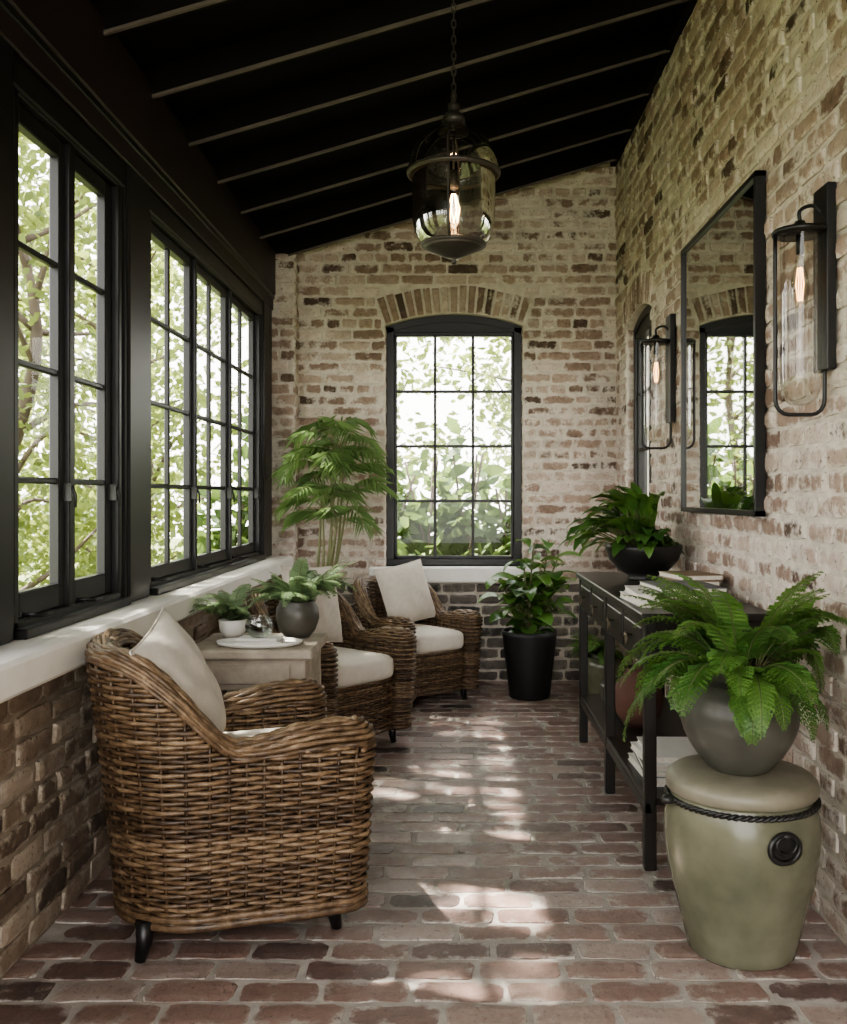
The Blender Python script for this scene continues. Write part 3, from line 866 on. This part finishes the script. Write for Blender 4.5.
# ------------------------------------------------------------------ potted rubber-like plant
e=empty('potted_rubber_plant',(.48,6.12,0))
mb=MB(); mb.lathe([(0,0),(.125,0),(.13,.01),(.175,.40),(.178,.43),(.168,.43),(.16,.39),(0,.38)],40); mb.obj('pot',[M_blackpot],e)
mb=MB()
for s in range(9):
    a=s*.8+U(0,.4); h=U(.25,.66); top=Vector((math.cos(a)*U(.12,.26),math.sin(a)*U(.04,.14)-.06,.40+h)); b=Vector((math.cos(a)*.03,math.sin(a)*.03,.38))
    if top.x>.18: top.x=.18
    pts=spline([b,(b+top)/2+Vector((U(-.03,.03),U(-.03,.03),0)),top],8); mb.tube(pts,.006,5,False,1)
    for k in range(13):
        t=.10+.90*k/13; p=pts[int(t*8)]; az=k*2.4+a
        L=U(.14,.21)
        if math.sin(az)>.4: L*=.7
        if t<.3: L*=.7
        broadleaf(mb,p,az,L,rad(U(10,60)),rad(U(-70,-15)),U(.08,.125),stalk=.06*(.5 if t<.3 else 1),peak=.5)
mb.obj('leaves',[M_broad,M_stem],e)
e=empty('potted_fern',(.93,5.98,0))
mb=MB(); mb.lathe([(0,0),(.09,0),(.12,.10),(.135,.22),(.13,.29),(.12,.29),(.11,.25),(0,.25)],40); mb.obj('pot',[M_celadon],e)
mb=MB()
for i in range(46):
    az=U(0,6.28); frond(mb,(0,0,.26),az,U(.30,.50)*(0.33 if math.cos(az)>.2 else .6)*(1.3 if abs(math.sin(az)+.8)<.3 else 1),rad(U(50,88)),rad(U(-70,-10)),18,.05,.022,'fern')
mb.obj('fern_fronds',[M_fern,M_stem],e)

# ------------------------------------------------------------------ palm
e=empty('potted_palm',(-.93,6.20,0))
mb=MB(); mb.lathe([(0,0),(.09,0),(.095,.01),(.125,.30),(.128,.32),(.118,.32),(.11,.28),(0,.28)],36); mb.obj('pot',[M_blackpot],e)
mb=MB(); ml=MB()
def limpalm(p):
    q=p.copy()
    if q.x<-.16: q.x=-.16+(q.x+.16)*.3
    if q.y>.16: q.y=.16+(q.y-.16)*.25
    return q
for s,(tx,ty,tz) in enumerate([(.14,-.14,1.38),(.21,-.06,1.52),(.10,-.22,1.22),(.25,-.18,1.26),(.14,-.02,1.66),(.08,-.08,1.46),(.18,-.12,1.58),(.18,-.20,1.08),(.20,-.16,1.42)]):
    b=Vector((U(-.04,.04),U(-.04,.04),.27)); t=Vector((tx,ty,tz))
    pts=spline([b,b.lerp(t,.5)+Vector((U(.01,.05),0,0)),t],10); mb.tube(pts,[.012-.0006*i for i in range(11)],7)
    for k in range(5):
        az=k*2*math.pi/5+U(-.3,.3)+s
        L=U(.30,.43); e0=rad(U(35,85)); e1=rad(U(-80,-20))
        frond(ml,t,az,L,e0,e1,9,.17,.024,'palm',start=.22,stemr=.004,fwd=.8,lim=limpalm)
mb.obj('canes',[M_cane],e); ml.obj('palm_fronds',[M_palm,M_cane],e)

# ------------------------------------------------------------------ side table
e=empty('side_table',(-.80,3.90,0))
mb=MB()
mb.box(-.25,.25,-.24,.24,.662,.70,0,bev=.008)
mb.box(-.22,.22,-.21,.21,.54,.662,0,bev=.004)
mb.box(-.16,.16,-.218,-.205,.565,.64,0,bev=.003)
for sx in(-1,1):
    for sy in(-1,1):
        mb.box(sx*.20-.022,sx*.20+.022,sy*.19-.022,sy*.19+.022,0,.55,0,bev=.004)
mb.box(-.20,.20,-.19,.19,.16,.185,0,bev=.003)
mb.obj('table_body',[M_drift],e)
e=empty('serving_tray',(-.78,3.79,.7005))
mb=MB(); mb.lathe([(0,0),(.14,0),(.165,.006),(.172,.018),(.166,.020),(.158,.010),(.12,.007),(0,.007)],48,sy=.60); mb.obj('tray',[M_white],e)
mb=MB()
mb.box(-.095,.095,-.05,.05,.0075,.021,0,M=Matrix.Rotation(.05,4,'Z'),bev=.002); mb.box(-.085,.085,-.047,.047,.0215,.033,0,M=Matrix.Rotation(-.1,4,'Z'),bev=.002)
mb.obj('stacked_notebooks',[M_cov1],e)
mb=MB(); mb.lathe([(0,0),(.03,0),(.050,.018),(.058,.045),(.052,.068),(.042,.080),(.045,.084),(.040,.082),(.049,.066),(.054,.045),(.046,.02),(0,.006)],32)
mb.obj('glass_bowl',[M_clear],loc=(-.78,3.785,.7345))
e=empty('potted_table_fern',(-.665,4.01,.7005))
mb=MB(); mb.lathe([(0,0),(.05,0),(.075,.03),(.092,.08),(.088,.125),(.075,.145),(.078,.155),(.068,.155),(.06,.13),(0,.125)],40); mb.obj('pot',[M_conc],e)
mb=MB()
for i in range(60):
    az=U(0,6.28); L=U(.20,.33)*(.7 if math.cos(az)<-.5 else 1)
    frond(mb,(math.cos(az)*.02,math.sin(az)*.02,.13),az,L,rad(U(40,88)),rad(U(-60,25)),16,.036,.012,'bi')
mb.obj('fern_fronds',[M_fern2,M_stem],e)
e=empty('small_white_planter',(-.94,4.02,.7005))
mb=MB(); mb.lathe([(0,0),(.04,0),(.055,.03),(.06,.07),(.055,.075),(.05,.06),(0,.06)],32); mb.obj('pot',[M_white],e)
mb=MB()
for i in range(38):
    az=U(0,6.28); frond(mb,(0,0,.06),az,U(.14,.26)*(.5 if math.cos(az)>.3 else 1),rad(U(45,88)),rad(U(-50,10)),13,.034,.012,'bi')
mb.obj('fern_fronds',[M_fern2,M_stem],e)

# ------------------------------------------------------------------ mirror
e=empty('wall_mirror',(0,0,0))
mb=MB(); ya,yb,za,zb_=3.42,4.55,1.222,2.47; xo,xi=XR-.05,XR-.011
for a,b,c,d in ((ya,ya+.022,za,zb_),(yb-.022,yb,za,zb_),(ya,yb,za,za+.022),(ya,yb,zb_-.022,zb_)): mb.box(xo,xi,a,b,c,d,0,bev=.002)
mb.obj('mirror_frame',[M_black],e)
mb=MB(); mb.box(xo+.012,xi,ya+.018,yb-.018,za+.018,zb_-.018); mb.obj('mirror_glass',[M_mirror],e)

# ------------------------------------------------------------------ sconces
def sconce(yc):
    e=empty('wall_sconce',(0,yc,0)); w=XR-.011
    mb=MB()
    mb.box(w-.028,w,-.055,.055,1.67,2.22,0,bev=.003)
    xc=w-.088
    mb.tube(spline([(w-.02,0,2.14),(w-.05,0,2.165),(xc,0,2.15),(xc,0,2.115)],10),.006,6)
    mb.lathe([(0,.035),(.014,.033),(.018,.022),(.03,.015),(.078,.006),(.082,0),(.080,-.008),(0,-.008)],32,(xc,0,2.085))
    mb.tube([(xc,0,2.08),(xc,0,2.02)],.012,8)
    pts=[(xc-.074,0,2.085)]+[(xc-.074,0,2.085-.5*i/8) for i in range(1,9)]
    pts+= [(xc-.034-.04*math.cos(t),0,1.585-.045*math.sin(t)) for t in (.4,.8,1.2,1.57)]
    pts+= [(xc+.034+.04*math.sin(t),0,1.585-.045*math.cos(t)) for t in (0,.4,.8,1.2)]
    pts+= [(xc+.074,0,1.585+.5*i/8) for i in range(9)]
    mb.tube(pts,.0065,6)
    mb.obj('sconce_frame',[M_black],e)
    mb=MB(); mb.lathe([(.062,0),(.062,-.40),(.060,-.45),(.050,-.485),(.03,-.505),(0,-.51)],32,(xc,0,2.075)); mb.obj('glass_cylinder',[M_sglass],e)
    mb=MB(); mb.lathe([(0,.0),(.012,-.01),(.014,-.03),(.026,-.08),(.028,-.11),(.02,-.15),(.006,-.165),(0,-.167)],16,(xc,0,2.02)); mb.obj('bulb_glass',[M_sglass],e)
    mb=MB()
    for k in range(4):
        a=k*math.pi/2; mb.tube([(xc+.006*math.cos(a),.006*math.sin(a),1.98),(xc+.012*math.cos(a),.012*math.sin(a),1.93),(xc+.006*math.cos(a),.006*math.sin(a),1.88)],.0010,4)
    mb.obj('bulb_filament',[M_bulb],e)
sconce(2.84); sconce(4.87)

# ------------------------------------------------------------------ pendant
PY=3.6; PX=-0.005
e=empty('pendant_lantern',(PX,PY,0))
mb=MB()
zt=zc(PX)+.11
mb.lathe([(0,0),(.055,0),(.06,-.012),(.02,-.04),(0,-.045)],24,(0,0,zt-.0))
z=zt-.045; k=0
while z>2.80:
    ring=[]
    for t in range(12):
        a=t/12*6.283; u=.008*math.cos(a); v=.019*math.sin(a)
        ring.append((u,0,z-.017+v) if k%2==0 else (0,u,z-.017+v))
    mb.tube(ring,.0030,5,True); z-=.030; k+=1
mb.lathe([(0,.0),(.010,-.005),(.014,-.02),(.008,-.04),(.02,-.05),(.024,-.065),(.018,-.08),(.03,-.085),(.042,-.10),(.044,-.115),(.034,-.13),(.05,-.135),(.056,-.15),(.06,-.160),(0,-.160)],28,(0,0,2.83))
mb.lathe([(.168,-.004),(.177,.000),(.179,.009),(.174,.014),(.160,.012),(.154,.002)],56,(0,0,2.512))
mb.lathe([(.108,0),(.122,.004),(.124,.014),(.115,.020),(.10,.016)],40,(0,0,2.238))
mb.lathe([(0,-.058),(.008,-.056),(.012,-.046),(.006,-.038),(.03,-.032),(.06,-.018),(.10,0),(.118,.008),(.0,.012)],36,(0,0,2.232))
for k in range(2):
    a=k*math.pi+1.45
    pr=[(.158,2.515),(.157,2.43),(.155,2.35),(.145,2.29),(.118,2.250)]
    mb.tube(spline([(r*math.cos(a),r*math.sin(a),zz) for r,zz in pr],10),.006,5)
    pr=[(.05,2.675),(.10,2.660),(.150,2.610),(.173,2.55),(.176,2.525)]
    mb.tube(spline([(r*math.cos(a),r*math.sin(a),zz) for r,zz in pr],10),.0045,5)
mb.tube([(0,0,2.68),(0,0,2.50)],.006,6)
mb.lathe([(0,.03),(.016,.028),(.020,.01),(.020,-.035),(.016,-.04),(0,-.04)],20,(0,0,2.50))
mb.obj('lantern_metalwork',[M_iron],e)
mb=MB()
mb.lathe([(.05,2.68),(.09,2.668),(.130,2.640),(.158,2.595),(.172,2.545),(.174,2.525)],56)
mb.lathe([(.158,2.515),(.158,2.40),(.156,2.34),(.147,2.295),(.130,2.262),(.116,2.250)],56)
mb.obj('lantern_glass',[M_lglass],e)
mb=MB(); mb.lathe([(.013,0),(.016,-.02),(.034,-.07),(.040,-.10),(.036,-.135),(.02,-.158),(0,-.165)],24,(0,0,2.465)); mb.obj('bulb_glass',[M_sglass],e)
mb=MB()
for k in range(6):
    a=k*math.pi/3; a2=a+math.pi/6
    mb.tube([(.006*math.cos(a),.006*math.sin(a),2.44),(.022*math.cos(a),.022*math.sin(a),2.385),(.016*math.cos(a2),.016*math.sin(a2),2.335)],.0016,4)
mb.obj('bulb_filament',[M_fil],e)
l=bpy.data.lights.new('lantern_light','POINT'); l.energy=2.5; l.color=(1,.65,.38); l.shadow_soft_size=.03
lo=bpy.data.objects.new('lantern_light',l); COL.objects.link(lo); lo.parent=e; lo.location=(0,0,2.38)

# ------------------------------------------------------------------ outside
mb=MB(); mb.box(-25,25,YN-12,30,-.35,-.07); mb.obj('ground',[M_grass])
def cloud(mb,c,rad_,n,sz,mi=0,fat=.26):
    for _ in range(n):
        while True:
            x,y,z=U(-1,1),U(-1,1),U(-1,1)
            if x*x+y*y+z*z<1: break
        p=Vector((c[0]+x*rad_[0],c[1]+y*rad_[1],c[2]+z*rad_[2]))
        if p.z<0: continue
        if p.x>-1.65 and p.y<7.2: continue
        d=Vector((U(-1,1),U(-1,1),U(-1,.5))).normalized(); s=d.cross(Vector((U(-1,1),U(-1,1),U(-1,1)))).normalized()
        L=sz*U(.7,1.3)
        nrm=d.cross(s)
        m=p+d*L*.35; m2=p+d*L*.7
        mb.add([p,m+s*L*fat+nrm*.05*L,m2+s*L*fat*.75,p+d*L,m2-s*L*fat*.75,m-s*L*fat+nrm*.05*L],[(0,1,2,3,4,5)],R(),mi)
def tree(name,base,h,rad_,n,sz,clumps=14,mat=None,low=0.35,cr=1.0):
    mb=MB(); b=Vector(base)
    top=b+Vector((U(-.4,.4),U(-.4,.4),h))
    tr=spline([b,b.lerp(top,.35)+Vector((U(-.2,.2),U(-.2,.2),0)),b.lerp(top,.7)+Vector((U(-.2,.2),U(-.2,.2),0)),top],16)
    mb.tube(tr,[.07*(1-.8*i/16)+.006 for i in range(17)],7,mi=1)
    for k in range(clumps):
        i=int(16*(low+(1-low)*k/clumps)); i=min(i,15)
        a=k*2.4+U(-.4,.4); rr=rad_*U(.4,1)
        q=tr[i]+Vector((math.cos(a)*rr,math.sin(a)*rr,U(.1,.7)))
        if q.x>-1.9 and q.y<7.2: q.x=-1.9
        br=spline([tr[i],tr[i].lerp(q,.5)+Vector((0,0,U(-.1,.2))),q],8)
        mb.tube(br,[.022*(1-.8*t/8)+.003 for t in range(9)],5,mi=1)
        cloud(mb,q,(.6*cr,.6*cr,.45*cr),int(n/clumps*.65),sz); cloud(mb,br[4],(.4*cr,.4*cr,.35*cr),int(n/clumps*.35),sz)
    return mb.obj(name,[mat or M_out,M_bark])
tree('garden_tree',(-2.9,6.2,-.1),3.4,.9,2200,.085,18,low=.2)
tree('garden_tree',(-3.3,9.2,-.1),4.4,1.4,4200,.10,20,low=.12)
tree('garden_tree',(-4.8,12.6,-.1),5.4,2.0,6000,.13,22,low=.1)
tree('garden_tree',(-6.2,10.0,-.1),5.4,2.0,5000,.13,22,low=.1)
tree('garden_tree',(-3.9,4.0,-.1),5.6,1.3,4000,.12,24,low=.62,cr=1.15)
tree('garden_tree',(-4.3,6.6,-.1),6.2,1.5,4800,.12,24,low=.62,cr=1.2)
tree('garden_tree',(-4.1,1.8,-.1),5.6,1.3,3800,.12,22,low=.62,cr=1.15)
tree('garden_tree',(0.9,12.0,-.1),4.2,1.6,2600,.13,16,low=.2)
tree('garden_tree',(-1.4,11.0,-.1),3.8,1.2,2200,.12,14,low=.2)
mb=MB()
for i in range(12):
    x=-1.9+i*.33
    h=U(.9,1.75)
    for k in range(3):
        mb.tube(spline([(x,8.1,-.1),(x+U(-.1,.1),8.1+U(-.1,.1),h*.5),(x+U(-.25,.25),8.1+U(-.2,.2),h+.3)],8),.010,5,mi=1)
    cloud(mb,(x,8.15+U(-.25,.25),h*.5),(.36,.4,h*.55),300,.19,0,.24)
    cloud(mb,(x,8.15+U(-.25,.25),h),(.32,.35,.5),70,.18,0,.24)
mb.obj('garden_hedge',[M_out2,M_bark])
mb=MB()
for i in range(16):
    y=2.2+i*.75
    cloud(mb,(-3.2-U(0,.9)-.05*i,y,.5+U(0,.5)),(.5,.55,.75),420,.10,0)
mb.obj('garden_shrubs',[M_out])

# ------------------------------------------------------------------ light
w=bpy.data.worlds.new('World'); SC.world=w; w.use_nodes=True; nt=w.node_tree; nt.nodes.clear()
o=nt.nodes.new('ShaderNodeOutputWorld'); bg=nt.nodes.new('ShaderNodeBackground')
tc=nt.nodes.new('ShaderNodeTexCoord'); sx=nt.nodes.new('ShaderNodeSeparateXYZ'); nt.links.new(tc.outputs['Generated'],sx.inputs[0])
rp=ramp(nt,[(0.0,(0.82,0.80,0.77)),(0.5,(1.0,0.97,0.935)),(1.0,(0.96,0.955,0.97))])
mr=nt.nodes.new('ShaderNodeMapRange'); mr.inputs[1].default_value=-1; mr.inputs[2].default_value=1; nt.links.new(sx.outputs[2],mr.inputs[0]); nt.links.new(mr.outputs[0],rp.inputs[0])
nt.links.new(rp.outputs[0],bg.inputs[0]); bg.inputs[1].default_value=7.3; nt.links.new(bg.outputs[0],o.inputs[0])
s=bpy.data.lights.new('sun','SUN'); s.energy=44; s.angle=rad(1.0); s.color=(1,.94,.84)
so=bpy.data.objects.new('sun',s); COL.objects.link(so)
d=Vector((.68,-.18,-1)); so.rotation_euler=d.to_track_quat('-Z','Y').to_euler(); so.location=(-8,3,10)

# ------------------------------------------------------------------ camera
cam=bpy.data.cameras.new('camera'); co=bpy.data.objects.new('camera',cam); COL.objects.link(co)
co.location=(0,0,1.3); co.rotation_euler=(math.radians(90),0,0)
cam.sensor_fit='AUTO'; cam.sensor_width=36; cam.lens=950/1024*36; cam.shift_x=-31.5/1024; cam.shift_y=-17/1024; cam.clip_start=.05; cam.clip_end=200
cam.dof.use_dof=True; cam.dof.focus_distance=3.8; cam.dof.aperture_fstop=6.3
SC.camera=co
